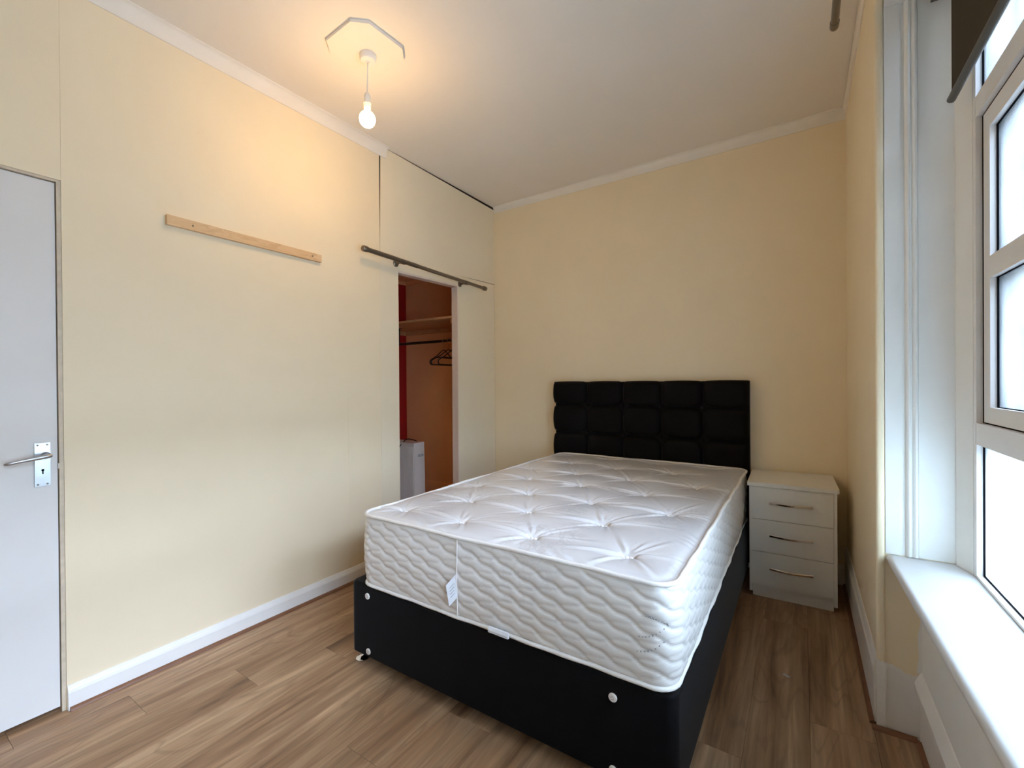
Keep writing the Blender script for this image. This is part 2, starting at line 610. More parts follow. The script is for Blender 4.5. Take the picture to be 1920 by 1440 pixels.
# closet behind the left wall
XC = -3.50
cb = obj('wall_closet_back', bx(XC-.05, XC-.004, 1.9, YB, 0, 2.40), 'closet', kind='structure')
obj('red_panel', bx(XC-.0039, XC, 3.05, YB-.0012, 0, 2.2995), 'red', cb)
cs = obj('wall_closet_side', bx(XC-.06, XL-.0805, YB-.0012, YB+.12, -.05, 2.40), 'closet', kind='structure')
obj('wall_closet_near', bx(XC-.05, XL-.0605, 1.85, 1.9, 0, 2.40), 'wall', kind='structure')  # unseen wall, set close and pale to bounce more light inside
obj('ceiling_closet', bx(XC-.05, XL-.0785, 1.85, YB, 2.30, 2.36), 'closet', kind='structure')
obj('floor_closet', bx(XC-.05, XL-.055, 1.85, YB, -.05, 0), 'closetpine', kind='structure')
b_ = bx(XC, XC+.02, 2.2, YB-.002, 2.262, 2.2995)
box(b_, XC+.021, XL-.08, YB-.022, YB-.0015, 2.262, 2.2995)
obj('trim_2', b_, 'closet', kind='structure')
b_ = B()
prism(b_, [(0, 0), (.016, 0), (.016, .20), (.010, .235), (.004, .248), (0, .248)], (XC+.002, YB-.0015, 0), (XL-.08, YB-.0015, 0), (0, -1, 0))
obj('baseboard_closet', b_, 'closet', kind='structure')

# ceiling (slightly out of level, like the photograph's)
def slab(x0, x1, y0, y1, name, mat):
    b = B()
    c = [(x0, y0), (x1, y0), (x1, y1), (x0, y1)]
    hexa(b, [(x, y, ceil_z(x, y)) for x, y in c] + [(x, y, 3.0) for x, y in c])
    return obj(name, b, mat, kind='structure')
slab(XL-.08, .75, YF-.12, YB+.12, 'ceiling', 'ceiling')

# coving
def coving(P0, P1, da, h, p):
    prof = [(0, 0), (.004, 0), (.006, .006)]
    for k in range(7):
        a = k/6*math.pi/2
        prof.append((p-.004-(p-.010)*math.cos(a), .010+(h-.018)*math.sin(a)))
    prof += [(p, h-.006), (p, h), (0, h)]
    b = B()
    return prism(b, prof, P0, P1, da)
def cov(name, P0, P1, da, h0, p):
    return obj(name, coving(P0, P1, da, h0, p), 'coving', kind='structure', smooth=35)
cov('trim_3', (XL, YF, 2.755), (XL, 2.085, 2.757), (1, 0, 0), .073, .034)
b_ = coving((XL+.0005, YB, 2.782), (XR, YB, 2.803), (0, -1, 0), .066, .034)
obj('trim_4', b_, 'coving', kind='structure', smooth=35)
b_ = coving((XR, YP+.02, 2.805), (XR, YB-.034, 2.805), (-1, 0, 0), .055, .014)
obj('trim_5', b_, 'ceiling', kind='structure', smooth=35)

# baseboards and beading
b_ = B()
prism(b_, [(0, 0), (.015, 0), (.015, .066), (.012, .076), (.009, .082), (.005, .093), (0, .093)], (XL, .499, 0), (XL, 2.186, 0), (1, 0, 0))
obj('baseboard_left', b_, 'trim', kind='structure')
qp = [(0, 0), (.014, 0), (.0125, .006), (.008, .011), (.004, .0135), (0, .014)]
b_ = B()
prism(b_, qp, (XL+.0152, .503, 0), (XL+.0152, 2.18, 0), (1, 0, 0))
obj('trim_6', b_, 'quad', kind='structure', smooth=40)
b_ = B()
prism(b_, [(0, 0), (.011, 0), (.011, .178), (.014, .184), (.014, .196), (.009, .208), (.006, .226), (.002, .240), (0, .240)], (XR, YB, 0), (XR, YP+.028, 0), (-1, 0, 0))
obj('baseboard_right', b_, 'trim', kind='structure')
b_ = B()
prism(b_, [(0, 0), (.018, 0), (.018, .10), (.012, .118), (0, .122)], (XL, YB, 0), (XR-.015, YB, 0), (0, -1, 0))
obj('baseboard_back', b_, 'trim', kind='structure')
b_ = B()
prism(b_, [(0, 0), (.006, 0), (.006, .178), (.020, .185), (.020, .196), (.012, .214), (.004, .232), (0, .236)], (.341, YP-.002, 0), (.341, YW, 0), (-1, 0, 0))
obj('baseboard_window', b_, 'trim', kind='structure')
b_ = B()
prism(b_, qp, (XR-.0112, YB-.02, 0), (XR-.0112, YP+.01, 0), (-1, 0, 0))
prism(b_, qp, (XR-.02, YP-.0115, 0), (.327, YP-.0115, 0), (0, -1, 0))
prism(b_, qp, (.3345, YP-.03, 0), (.3345, YW, 0), (-1, 0, 0))
obj('trim_7', b_, 'quad', kind='structure', smooth=40)

# ------------------------------------------------------------------ door
dr = obj('door_1', bx(XL-.052, XL-.012, -.335, .4822, .02, 2.005), 'door', kind='structure', bevel=.0015)
obj('door_gap_shade', bx(XL-.068, XL-.0525, -.34, .4855, .0, 2.0085), 'dark', dr)  # near-black sheet behind the leaf, painting the shade in the door's gaps
xf = XL-.012
b_ = bx(xf, xf+.006, .421, .462, .866, 1.027)
hp = obj('handle_plate', b_, 'satin', dr, bevel=.003)
hp['label'] = 'satin aluminium back plate with keyhole'
lv = B()
lathe(lv, [(.0135, 0), (.0135, .004), (.010, .008), (.0085, .03), (.0085, .040)], (xf+.006, .449, .979), 'x', 20)
pts, rs = [], []
for k in range(15):
    u = k/14
    pts.append((xf+.046+.006*math.sin(u*math.pi)-.004*u, .458-.118*u, .981-.017*u**1.3))
    rs.append(.0085*(1 if k > 0 else .75)*(1-.30*u) if k < 14 else .0035)
tube(lv, pts, rs, 14)
obj('lever', lv, 'satin', dr, smooth=50)
kh = B()
lathe(kh, [(.0042, 0), (.0042, .0005)], (xf+.006, .442, .926), 'x', 16)
box(kh, xf+.006, xf+.0065, .4402, .4438, .911, .926)
obj('keyhole', kh, 'gasket', dr)
for yy in (.429, .454):
    for zz in (.874, 1.019):
        sc = B()
        lathe(sc, [(.0032, 0), (.0032, .0006), (.0018, .0012)], (xf+.006, yy, zz), 'x', 12)
        obj('screw', sc, 'bronze', dr)
obj('latch_keep', bx(XL-.0115, XL-.0035, .4826, .4850, .925, .945), 'whiteplastic', dr)

# ------------------------------------------------------------------ window
win = obj('window_1', bx(.45, .53, 1.930, 1.9565, .6265, 2.60), 'upvc', kind='structure', bevel=.002)
def wpart(name, a, mat='upvc', bevel=.002):
    return obj(name, bx(*a), mat, win, bevel=bevel)
YM0, YM1 = .72, .80            # middle mullion
YE = YW+.03
wpart('frame_jamb', (.45, .53, YW, YE, .6265, 2.60))
wpart('frame_head', (.45, .53, YE, 1.930, 2.55, 2.60))
wpart('frame_bottom', (.45, .53, YE, 1.930, .6265, .6345))
wpart('mullion', (.45, .53, YM0, YM1, .6345, 2.55))
for z0, z1 in ((1.038, 1.104), (2.041, 2.102)):
    wpart('transom', (.4495, .53, YM1, 1.930, z0, z1), bevel=.004)
    wpart('transom', (.4495, .53, YE, YM0, z0, z1), bevel=.004)
wpart('transom_end', (.4485, .452, 1.9305, 1.951, 1.040, 1.102), bevel=.0012)
wpart('transom_end', (.4485, .452, 1.9305, 1.951, 2.043, 2.100), bevel=.0012)
def ring(b, x0, x1, y0, y1, z0, z1, g, h=None):
    h = h or g
    for (ya, yb, za, zb) in ((y0, y0+g, z0, z1), (y1-g, y1, z0, z1), (y0+g, y1-g, z0, z0+h), (y0+g, y1-g, z1-h, z1)):
        box(b, x0, x1, ya, yb, za, zb)
def pane(y0, y1, z0, z1, mat, xg):
    b = B()
    ring(b, xg, xg+.0045, y0, y1, z0, z1, .0022)
    f = obj('gasket', b, 'gasket', win)
    b = B()
    ring(b, xg+.018, xg+.024, y0, y1, z0, z1, .006)
    obj('spacer_bar', b, 'spacer', f)
    obj('pane', bx(xg+.0050, xg+.0080, y0-.003, y1+.003, z0-.003, z1+.003), mat, f)
for (ya, yb) in ((YM1, 1.930), (YE, YM0)):
    pane(ya, yb, .6345, 1.038, 'misted', .4645)
    pane(ya, yb, 2.102, 2.55, 'glass', .4645)
    # black rubber seal filling the gap round the opening sash, then the sash itself
    b = B()
    ring(b, .4645, .53, ya, yb, 1.1042, 2.0408, .0125, .0035)
    obj('gasket', b, 'gasket', win)
    p, q, za, zb = ya+.013, yb-.013, 1.108, 2.036
    for a_ in ((p, p+.053, za, zb), (q-.053, q, za, zb), (p+.053, q-.053, za, 1.155), (p+.053, q-.053, 1.980, zb), (p+.053, q-.053, 1.536, 1.600)):
        wpart('sash_rail', (.464, .529)+a_, bevel=.002)
    pane(p+.053, q-.053, 1.155, 1.536, 'glass', .478)
    pane(p+.053, q-.053, 1.600, 1.980, 'glass', .478)
# sill board
b_ = B()
n = 10
prof = []
for k in range(n+1):
    a = math.pi/2 + k/n*math.pi
    prof.append((.0155*math.cos(a), .0155*math.sin(a)))
y0, y1 = YP-.0015, YW-.015
v0 = [b_.verts.new((.2625+u, y0, .6095+v)) for u, v in prof] + [b_.verts.new((.56, y0, .594)), b_.verts.new((.56, y0, .625))]
v1 = [b_.verts.new((.328+u, y1, .6095+v)) for u, v in prof] + [b_.verts.new((.56, y1, .594)), b_.verts.new((.56, y1, .625))]
N = len(v0)
for i in range(N):
    b_.faces.new((v0[i], v0[(i+1) % N], v1[(i+1) % N], v1[i]))
b_.faces.new(v0)
b_.faces.new(v1[::-1])
obj('window_sill', b_, 'sill', win, smooth=30)

# roller blind
rb = tag(empty('roller_blind', (.40, .95, 2.10)), 'dark grey roller blind hanging at the top of the window', 'blind')
obj('blind_fabric', bx(.3995, .4008, .02, 1.943, 2.128, 2.502), 'blind', rb)
b_ = B()
tube(b_, [(.4005, .0, 2.124), (.4005, .01, 2.124), (.4005, 1.949, 2.124), (.4005, 1.956, 2.124)], [.008, .0115, .0115, .008], 14)
obj('bottom_bar', b_, 'greyplastic', rb, smooth=40)
b_ = B()
tube(b_, [(.383, .0, 2.505), (.383, 1.955, 2.505)], .018, 20)
obj('roller_tube', b_, 'blind', rb, smooth=40)
b_ = B()
lathe(b_, [(.022, 0), (.026, .006), (.026, .030), (.020, .036)], (.383, 1.962, 2.503), 'y', 24)
box(b_, .366, .400, 1.994, 2.028, 2.50, 2.535)
obj('bracket', b_, 'greyplastic', rb, smooth=40)

# curtain pole over the window
cp = tag(empty('curtain_pole', (.104, .9, 2.49)), 'dark curtain pole end near the ceiling beside the window', 'curtain pole')
b_ = B()
tube(b_, [(.104, -.1, 2.525), (.104, 2.0, 2.525)], .0125, 18)
obj('pole', b_, 'bronze', cp, smooth=40)
b_ = B()
tube(b_, [(.104, 1.985, 2.525), (.104, 2.012, 2.525), (.104, 2.020, 2.525), (.104, 2.024, 2.525)], [.0145, .0145, .0125, .007], 18)
obj('end_cap', b_, 'bronze', cp, smooth=50)
b_ = B()
tube(b_, [(.104, 1.2, 2.525), (.246, 1.2, 2.625)], .007, 12)
lathe(b_, [(.020, 0), (.020, .006)], (.240, 1.2, 2.63), 'x', 18)
obj('bracket', b_, 'bronze', cp, smooth=40)

# ------------------------------------------------------------------ pendant light
PX, PY = -1.748, 1.44
pn = tag(empty('pendant_light', (PX, PY, 2.46)), 'bare glowing bulb hanging by a white cord from the ceiling', 'pendant light')
zc = ceil_z(PX, PY)
b_ = B()
oc = []
cx, cy = -1.735, 1.42
for a in (32, 58, 122, 148, 212, 238, 302, 328):
    oc.append((cx+.176*math.cos(R(a-3)), cy+.176*math.sin(R(a-3))))
zt = [ceil_z(x, y)+.001 for x, y in oc]
lo = [b_.verts.new((x, y, zc-.016)) for x, y in oc]
hi = [b_.verts.new((x, y, zz)) for (x, y), zz in zip(oc, zt)]
b_.faces.new(lo[::-1])
b_.faces.new(hi)
for i in range(8):
    b_.faces.new((lo[i], lo[(i+1) % 8], hi[(i+1) % 8], hi[i]))
p_ = obj('mounting_board', b_, 'ceiling', pn)
p_['label'] = 'octagonal board on the ceiling'
zr = zc-.016
b_ = B()
lathe(b_, [(.037, 0), (.039, -.006), (.0375, -.024), (.033, -.030), (.010, -.033), (.006, -.040)], (PX, PY, zr), 'z', 32)
obj('ceiling_rose', b_, 'whiteplastic', pn, smooth=40)
b_ = B()
tube(b_, [(PX, PY, zr-.03), (PX-.003, PY, zr-.09), (PX-.006, PY, zr-.155), (PX-.007, PY, 2.634)], .0028, 8)
obj('cord', b_, 'whiteplastic', pn, smooth=40)
BX, BY, BZ = PX-.007, PY, 2.514
b_ = B()
lathe(b_, [(.004, .128), (.010, .124), (.0155, .112), (.0165, .098), (.0165, .080), (.0175, .079), (.0175, .072), (.0165, .071), (.0165, .052), (.0155, .048)], (BX, BY, BZ), 'z', 24)
obj('lamp_holder', b_, 'whiteplastic', pn, smooth=40)
b_ = B()
prof = [(.0135, .052), (.0150, .047), (.0158, .0395), (.0152, .0342)]
lathe(b_, prof, (BX, BY, BZ), 'z', 24)
obj('bulb_neck', b_, 'whiteplastic', pn, smooth=40)
b_ = B()
prof = [(.0145, .0345)]
for k in range(1, 15):
    a = R(66) - k/14*R(156)
    prof.append((.0375*math.cos(a), .0375*math.sin(a)*1.03))
lathe(b_, prof, (BX, BY, BZ), 'z', 28)
obj('bulb', b_, 'bulb', pn, smooth=60)

# ------------------------------------------------------------------ things on the left wall
wbt = tag(empty('wooden_batten', (XL, 1.2, 1.95)), 'pale pine batten screwed level to the cream wall', 'batten')
b_ = B()
hexa(b_, [(XL, .829, 1.9465), (XL+.02, .829, 1.9465), (XL+.02, 1.583, 1.9435), (XL, 1.583, 1.9435),
          (XL, .829, 1.990), (XL+.02, .829, 1.990), (XL+.02, 1.583, 1.9855), (XL, 1.583, 1.9855)])
obj('board', b_, 'pine', wbt, bevel=.0015)
for yy in (.928, 1.525):
    b_ = B()
    lathe(b_, [(.0045, 0), (.0045, .0005), (.003, .001)], (XL+.02, yy, 1.9665), 'x', 14)
    obj('screw', b_, 'bronze', wbt)
for yy, zz, r_ in ((1.055, 1.985, .006), (1.075, 1.972, .0085)):
    b_ = B()
    lathe(b_, [(r_, 0), (r_*.9, .0003)], (XL+.02, yy, zz-.006), 'x', 18)
    k_ = obj('knot', b_, 'pine', wbt)
    k_['label'] = 'round knot in the wood'

rod = tag(empty('curtain_rod', (XL, 2.5, 2.05)), 'dark metal curtain rod on two brackets above the closet opening', 'curtain rod')
XRD = XL+.072
def rz(y):
    return 2.0795 - (y-1.85)*.0265
ya, yb = 1.853, 3.100
b_ = B()
tube(b_, [(XRD, ya, rz(ya)), (XRD, 2.3, rz(2.3))], .0150, 18)
tube(b_, [(XRD, 2.3, rz(2.3)), (XRD, yb, rz(yb))], .0130, 18)
obj('rod', b_, 'bronze', rod, smooth=40)
for yy, d in ((ya, -1), (yb, 1)):
    b_ = B()
    tube(b_, [(XRD, yy-d*.012, rz(yy)), (XRD, yy+d*.018, rz(yy)), (XRD, yy+d*.023, rz(yy))], [.0190, .0190, .015], 18)
    obj('end_cap', b_, 'bronze', rod, smooth=40)
for yy in (2.166, 2.855):
    b_ = B()
    zz = rz(yy)-.004
    lathe(b_, [(.024, 0), (.024, .004), (.018, .009), (.0075, .010), (.0075, .066)], (XL, yy, zz), 'x', 22)
    tube(b_, [(XRD, yy-.016, zz+.001), (XRD, yy+.016, zz+.001)], .0172, 18)
    obj('bracket', b_, 'bronze', rod, smooth=40)

# ------------------------------------------------------------------ closet fittings
sh = tag(empty('closet_shelf', (-2.95, 3.1, 1.73)), 'pine shelf fixed high inside the closet', 'shelf')
obj('board', bx(XC+.005, XL-.075, 2.83, YB-.003, 1.7745, 1.7925), 'closetpine', sh, bevel=.001)
obj('bearer', bx(XC+.005, XL-.075, YB-.024, YB-.0025, 1.733, 1.774), 'closetpine', sh, bevel=.001)
obj('bearer', bx(XC+.002, XC+.022, 2.85, YB-.026, 1.733, 1.774), 'closetpine', sh, bevel=.001)
obj('bearer', bx(XL-.10, XL-.082, 2.85, YB-.026, 1.733, 1.774), 'closetpine', sh, bevel=.001)
hr = tag(empty('hanging_rail', (-2.95, 3.08, 1.60)), 'black metal clothes rail under the closet shelf', 'rail')
b_ = B()
tube(b_, [(XC+.02, 3.08, 1.618), (XL-.10, 3.08, 1.618)], .0125, 16)
obj('rail', b_, 'blackrail', hr, smooth=40)
for xx in (-3.315, -2.50):
    b_ = bx(xx-.011, xx+.011, 3.076, 3.084, 1.62, 1.7735)
    box(b_, xx-.03, xx+.03, 3.068, 3.092, 1.769, 1.7738)
    obj('bracket', b_, 'blackrail', hr)

def hanger(x, tilt, label):
    t = tag(empty('coat_hanger', (x, 3.08, 1.39), tilt), label, 'hanger', 'black hangers on the closet rail')
    b = B()
    w, zs, zb = .205, .125, .008
    pts = []
    for k in range(9):                       # right half then left half, closed loop
        a = -math.pi/2 + k/8*math.pi*.78
        pts.append((0, w-.022+.022*math.cos(a), .022+zb+.022*math.sin(a)))
    pts += [(0, .10, zs-.035), (0, .03, zs+.012), (0, 0, zs+.022)]
    left = [(0, -p[1], p[2]) for p in pts[:-1]][::-1]
    tube(b, pts+left, .0045, 8, closed=True)
    obj('body', b, 'blackplastic', t, local=True, smooth=40)
    b = B()
    hp = [(0, 0, zs+.022), (0, 0, zs+.075)]
    for k in range(10):
        a = R(-60+k*28)
        hp.append((0, .0185*math.cos(a)*-1 + .0, .2445-.020+.0235*math.sin(a)+.002))
    tube(b, hp, .0022, 8)
    obj('hook', b, 'chrome', t, local=True, smooth=40)
    b = B()
    tube(b, [(0, -.12, zs-.052), (0, .12, zs-.052)], .003, 6)
    obj('bar', b, 'blackplastic', t, local=True, smooth=40)
hanger(-2.628, R(3), 'black coat hanger nearest the closet opening, low straight bottom bar')
hanger(-2.675, R(-7), 'black coat hanger between two others on the closet rail')
hanger(-2.735, R(6), 'black coat hanger deepest in the closet, behind two others')

# white appliance in the closet
AX, AY, AW, AD, AH = -2.95, 2.902, .42, .15, .69
ac = tag(empty('portable_appliance', (AX-AW/2, AY+AD/2, 0)), 'white ribbed portable appliance standing in the closet', 'appliance')
b_ = B()
hexa(b_, [(AX-AW, AY+.008, .02), (AX, AY+.008, .02), (AX, AY+AD, .02), (AX-AW, AY+AD, .02),
          (AX-AW+.006, AY+.012, AH), (AX-.006, AY+.012, AH), (AX-.006, AY+AD-.006, AH), (AX-AW+.006, AY+AD-.006, AH)])
obj('body', b_, 'whiteplastic', ac, bevel=.012, segs=3, smooth=40)
b_ = B()
for k in range(42):
    xx = AX-.014-k*.0095
    prism(b_, [(-.003, 0), (-.002, .007), (.002, .007), (.003, 0)], (xx, AY+.010, .05), (xx, AY+.0138, AH-.035), (1, 0, 0), (0, -1, 0))
g_ = obj('ribbed_grille', b_, 'whiteplastic', ac)
g_['kind'] = 'stuff'
for (ya, yb) in ((AY+.062, AY+.096), (AY+.104, AY+.130)):
    b_ = B()
    for q in range(3):
        zz = .560+q*.0085
        box(b_, AX-.0045, AX-.0008, ya, yb, zz, zz+.0055)
    v_ = obj('printed_mark', b_, 'ink', ac)
    v_['label'] = 'small dark printed mark on the white side'
for fx in (AX-.05, AX-AW+.05):
    obj('foot', bx(fx-.03, fx+.03, AY+.02, AY+AD-.01, 0, .02), 'blackplastic', ac)
b_ = B()
pts = []
for k in range(22):
    u = k/21
    pts.append((AX-.03-.17*u, AY+.075-.085*u**2 if u < .85 else AY+.005, AH+.010+.018*math.sin(u*3.0)-.16*max(0, u-.62)**1.2*1.8))
tube(b_, pts, .0045, 8)
obj('power_cable', b_, 'blackplastic', ac, smooth=40)

# ------------------------------------------------------------------ bed base
DX0, DX1, DY0, DY1, DZ0, DZ1 = -1.692, -.292, 1.272, 3.262, .06, .364
bed = tag(empty('divan_bed', ((DX0+DX1)/2, (DY0+DY1)/2, 0)), 'black upholstered divan bed base with black padded headboard', 'bed')
b_ = bx(DX0, DX1, DY0, DY1, DZ0, DZ1)
ve = [e for e in b_.edges if abs(e.verts[0].co.z-e.verts[1].co.z) > .1]
bmesh.ops.bevel(b_, geom=ve, offset=.035, segments=6, profile=.5, affect='EDGES')
te = [e for e in b_.edges if all(v.co.z > DZ1-.001 for v in e.verts) and len(e.link_faces) == 2 and e.calc_face_angle(0) > R(40)]
bmesh.ops.bevel(b_, geom=te, offset=.014, segments=4, profile=.5, affect='EDGES')
obj('base', b_, 'upholstery', bed, smooth=50)
def disc(x, z):
    b = B()
    lathe(b, [(.0132, 0), (.0132, -.0025), (.0115, -.0042), (.002, -.0046)], (x, DY0, z), 'y', 28)
    d = obj('vent_disc', b, 'whiteplastic', bed, smooth=40)
    d['label'] = 'round white plastic disc on the black front'
    b = B()
    for (u, v, a) in ((-.003, .003, 30), (.003, .001, -50), (0, -.004, 10)):
        c, s = math.cos(R(a)), math.sin(R(a))
        p = [(-.0045, -.0008), (.0045, -.0008), (.0045, .0008), (-.0045, .0008)]
        q = [(x+u+c*i-s*j, z+v+s*i+c*j) for i, j in p]
        hexa(b, [(i, DY0-.0046, j) for i, j in q]+[(i, DY0-.0050, j) for i, j in q])
    obj('mark', b, 'ink', d)
disc(-1.575, .321)
disc(-1.572, .083)
disc(-.475, .300)
disc(-.475, .083)
for (x, y) in ((-1.668, 1.318), (DX1-.06, 1.34), (-1.63, 3.18), (DX1-.06, 3.18)):
    b = B()
    lathe(b, [(.028, 0), (.030, .004), (.026, .009), (.012, .014), (.009, .020), (.009, .062)], (x, y, 0), 'z', 24)
    g = obj('glide_foot', b, 'chrome', bed, smooth=45)
    g['label'] = 'shiny chrome glide foot'
# headboard
HX0, HX1, HYF, HZ1 = -1.712, -.286, 3.275, 1.240
hb = obj('headboard', bx(HX0+.014, HX1, 3.281, 3.332, .05, HZ1-.003), 'upholstery', bed, bevel=.006)
hb['label'] = 'padded headboard of puffed black squares'
cols = [HX0, -1.420, -1.133, -.850, -.571, HX1]
rows = [HZ1, 1.055, .832, .60]
def sup(u, p=4.0):
    return (1-abs(u)**p)
for i in range(5):
    for j in range(3):
        xa, xb, za, zb = cols[i], cols[i+1], rows[j+1], rows[j]
        nx, nz = 22, 18
        P = np.zeros((nx+1, nz+1, 3))
        for a in range(nx+1):
            for c in range(nz+1):
                u, v = 2*a/nx-1, 2*c/nz-1
                # soften the inner corners so that small hollows appear where four meet
                cu, cv = u*(1-.17*v**6), v*(1-.17*u**6)
                if i == 0 and u < 0:
                    cu = u-.085*(-u)**3*(1-v*v)
                if i == 4 and u > 0:
                    cu = u
                if j == 0 and v > 0:
                    cv = v+.035*v**3*(1-u*u)
                eu = 1 if ((i == 0 and u < 0) or (i == 4 and u > 0)) else 0
                ev = 1 if (j == 0 and v > 0) else 0
                hh = (max(0, 1-abs(u)**(9 if eu else 3.2))**.42)*(max(0, 1-abs(v)**(9 if ev else 3.2))**.42)
                P[a, c] = ((xa+xb)/2+(xb-xa)/2*cu*.997, 3.284-.040*hh, (za+zb)/2+(zb-za)/2*cv*.997)
        mesh_np('padded_square', P, 'upholstery', hb, ((xa+xb)/2, 3.284, za))
for i in range(1, 5):
    for j in (1, 2):
        b = B()
        lathe(b, [(.010, 0), (.010, -.006), (.006, -.011), (.001, -.0125)], (cols[i], 3.279, rows[j]), 'y', 14)
        obj('button', b, 'upholstery', hb, smooth=50)
for xx in (-1.35, -.62):
    obj('strut', bx(xx-.03, xx+.03, 3.333, 3.345, .03, .55), 'blackplastic', bed)

# ------------------------------------------------------------------ mattress
MX0, MX1, MY0, MY1, MZ0, MZ1 = -1.628, -.292, 1.268, 3.228, .3645, .672
rng = np.random.default_rng(5)
mat_ = tag(empty('mattress', ((MX0+MX1)/2, (MY0+MY1)/2, MZ0)), 'white tufted mattress with quilted border on the black divan', 'mattress')
RC = .075
buttons = []
for r_, y in enumerate((1.428, 1.693, 1.965, 2.250, 2.530, 2.822, 3.128)):
    xs = (-.480, -.833, -1.170, -1.497) if r_ % 2 == 0 else (-.662, -1.014, -1.342)
    for x in xs:
        buttons.append((x+rng.uniform(-.006, .006), y+rng.uniform(-.006, .006)))
def corner_map(X, Y):
    """square grid -> rounded rectangle"""
    X, Y = X.copy(), Y.copy()
    for sx, cx in ((-1, MX0+RC), (1, MX1-RC)):
        for sy, cy in ((-1, MY0+RC), (1, MY1-RC)):
            px, py = (X-cx)*sx, (Y-cy)*sy
            m = (px > 0) & (py > 0)
            L = np.hypot(px, py)+1e-12
            k = np.where(m, np.maximum(px, py)/L, 1)
            X = np.where(m, cx+sx*px*k, X)
            Y = np.where(m, cy+sy*py*k, Y)
    return X, Y
nx, ny = 224, 328
gx, gy = np.meshgrid(np.linspace(MX0, MX1, nx+1), np.linspace(MY0, MY1, ny+1), indexing='ij')
edge = np.minimum(np.minimum(gx-MX0, MX1-gx), np.minimum(gy-MY0, MY1-gy))
X, Y = corner_map(gx, gy)
Z = MZ1 + .014*(1-np.exp(-edge/.05)) - .004*np.exp(-((edge-.02)/.012)**2)
for (bx_, by_) in buttons:
    dx, dy = X-bx_, Y-by_
    r = np.hypot(dx, dy)
    Z += -.024*np.exp(-r/.070) - .013*np.exp(-(r/.020)**2)
    folds = [(rng.normal(0, .12), rng.uniform(.16, .21), .0062, rng.uniform(-.7, .7)),
             (rng.normal(.25, .08), rng.uniform(.09, .14), .0040, rng.uniform(-.8, .8)),
             (math.pi+rng.normal(0, .12), rng.uniform(.16, .21), .0062, rng.uniform(-.7, .7)),
             (math.pi+rng.normal(.3, .1), rng.uniform(.08, .13), .0040, rng.uniform(-.8, .8))]
    for a in (.98, math.pi-.98, math.pi+.98, -.98):
        folds.append((a+rng.normal(0, .05), rng.uniform(.10, .17), rng.uniform(.0030, .0052), rng.uniform(-.5, .5)))
    for a in (-1.3, -1.57, -1.85, 1.35, 1.8, -.45, -2.7):
        folds.append((a+rng.normal(0, .08), rng.uniform(.05, .10), rng.uniform(.0022, .0042), rng.uniform(-1, 1)))
    for a, ln, am, cv in folds:
        al = dx*math.cos(a)+dy*math.sin(a)
        pe = -dx*math.sin(a)+dy*math.cos(a)-cv*al*al
        wd = .0050+.030*np.clip(al, 0, 1)
        prof = np.exp(-(pe/wd)**2)-.75*np.exp(-((pe-2.0*wd)/wd)**2)
        Z += np.where(al > 0, am*prof*np.clip(al/.025, 0, 1)*np.exp(-(al/ln)**3), 0)
# broad swell between the tufts, small wrinkles near the edge
Z += .003*np.sin(X*9.1+1.3)*np.sin(Y*7.3) 
wr_ = np.exp(-((edge-.03)/.03)**2)
Z += .0016*wr_*np.sin((X+Y)*95+4*np.sin(Y*23))*(.5+.5*np.sin(X*11+Y*7))
mesh_np('top_panel', np.stack([X, Y, Z], -1), 'mtop', mat_, ((MX0+MX1)/2, (MY0+MY1)/2, MZ0))

# perimeter path of the rounded rectangle, starting on the front, counter-clockwise
def perimeter(step):
    segs = []
    L1, L2, A = MX1-MX0-2*RC, MY1-MY0-2*RC, RC*math.pi/2
    tot = 2*(L1+L2)+4*A
    n = int(tot/step)
    out = []
    for k in range(n):
        s = k/n*tot
        t = s
        done = False
        for (typ, ln, dat) in (('l', L1, ((MX0+RC, MY0), (1, 0), (0, -1))), ('a', A, ((MX1-RC, MY0+RC), -90)),
                               ('l', L2, ((MX1, MY0+RC), (0, 1), (1, 0))), ('a', A, ((MX1-RC, MY1-RC), 0)),
                               ('l', L1, ((MX1-RC, MY1), (-1, 0), (0, 1))), ('a', A, ((MX0+RC, MY1-RC), 90)),
                               ('l', L2, ((MX0, MY1-RC), (0, -1), (-1, 0))), ('a', A, ((MX0+RC, MY0+RC), 180))):
            if t <= ln:
                if typ == 'l':
                    p, d, nn = dat
                    out.append((p[0]+d[0]*t, p[1]+d[1]*t, nn[0], nn[1], s))
                else:
                    c, a0 = dat
                    a = R(a0)+t/RC
                    out.append((c[0]+RC*math.cos(a), c[1]+RC*math.sin(a), math.cos(a), math.sin(a), s))
                done = True
                break
            t -= ln
        if not done:
            pass
    return np.array(out)
pp = perimeter(.0055)
nt = 56
tv = np.linspace(0, 1, nt+1)
Hs = MZ1-MZ0
s_ = pp[:, 4][:, None]
t_ = (tv*Hs)[None, :]
def groove(f, w):
    d = np.abs(f-np.round(f))
    return np.exp(-(d/w)**2)
warp = .004*np.sin(s_*13+t_*17)
P_, Q_ = .052, .082
ph = 2*np.pi*s_/Q_
tt = (t_+warp)/P_
f1 = tt + .62*s_/Q_ + .095*np.sin(ph)
f2 = tt - .38*s_/Q_ - .050*np.sin(ph)
pill = np.abs(np.sin(np.pi*f1))**.45*(.45+.55*np.abs(np.sin(np.pi*f2))**.35)
hq = .0058*pill - .0030*groove(f1, .07) - .0012*groove(f2, .06)
fade = np.clip(tv/.05, 0, 1)*np.clip((1-tv)/.06, 0, 1)
bulge = .010*np.sin(np.pi*tv)**.7 - .006*(1-np.clip(tv/.04, 0, 1)) - .004*(1-np.clip((1-tv)/.05, 0, 1))
wav = .004*np.sin(s_*5.3)*np.sin(np.pi*tv)[None, :]
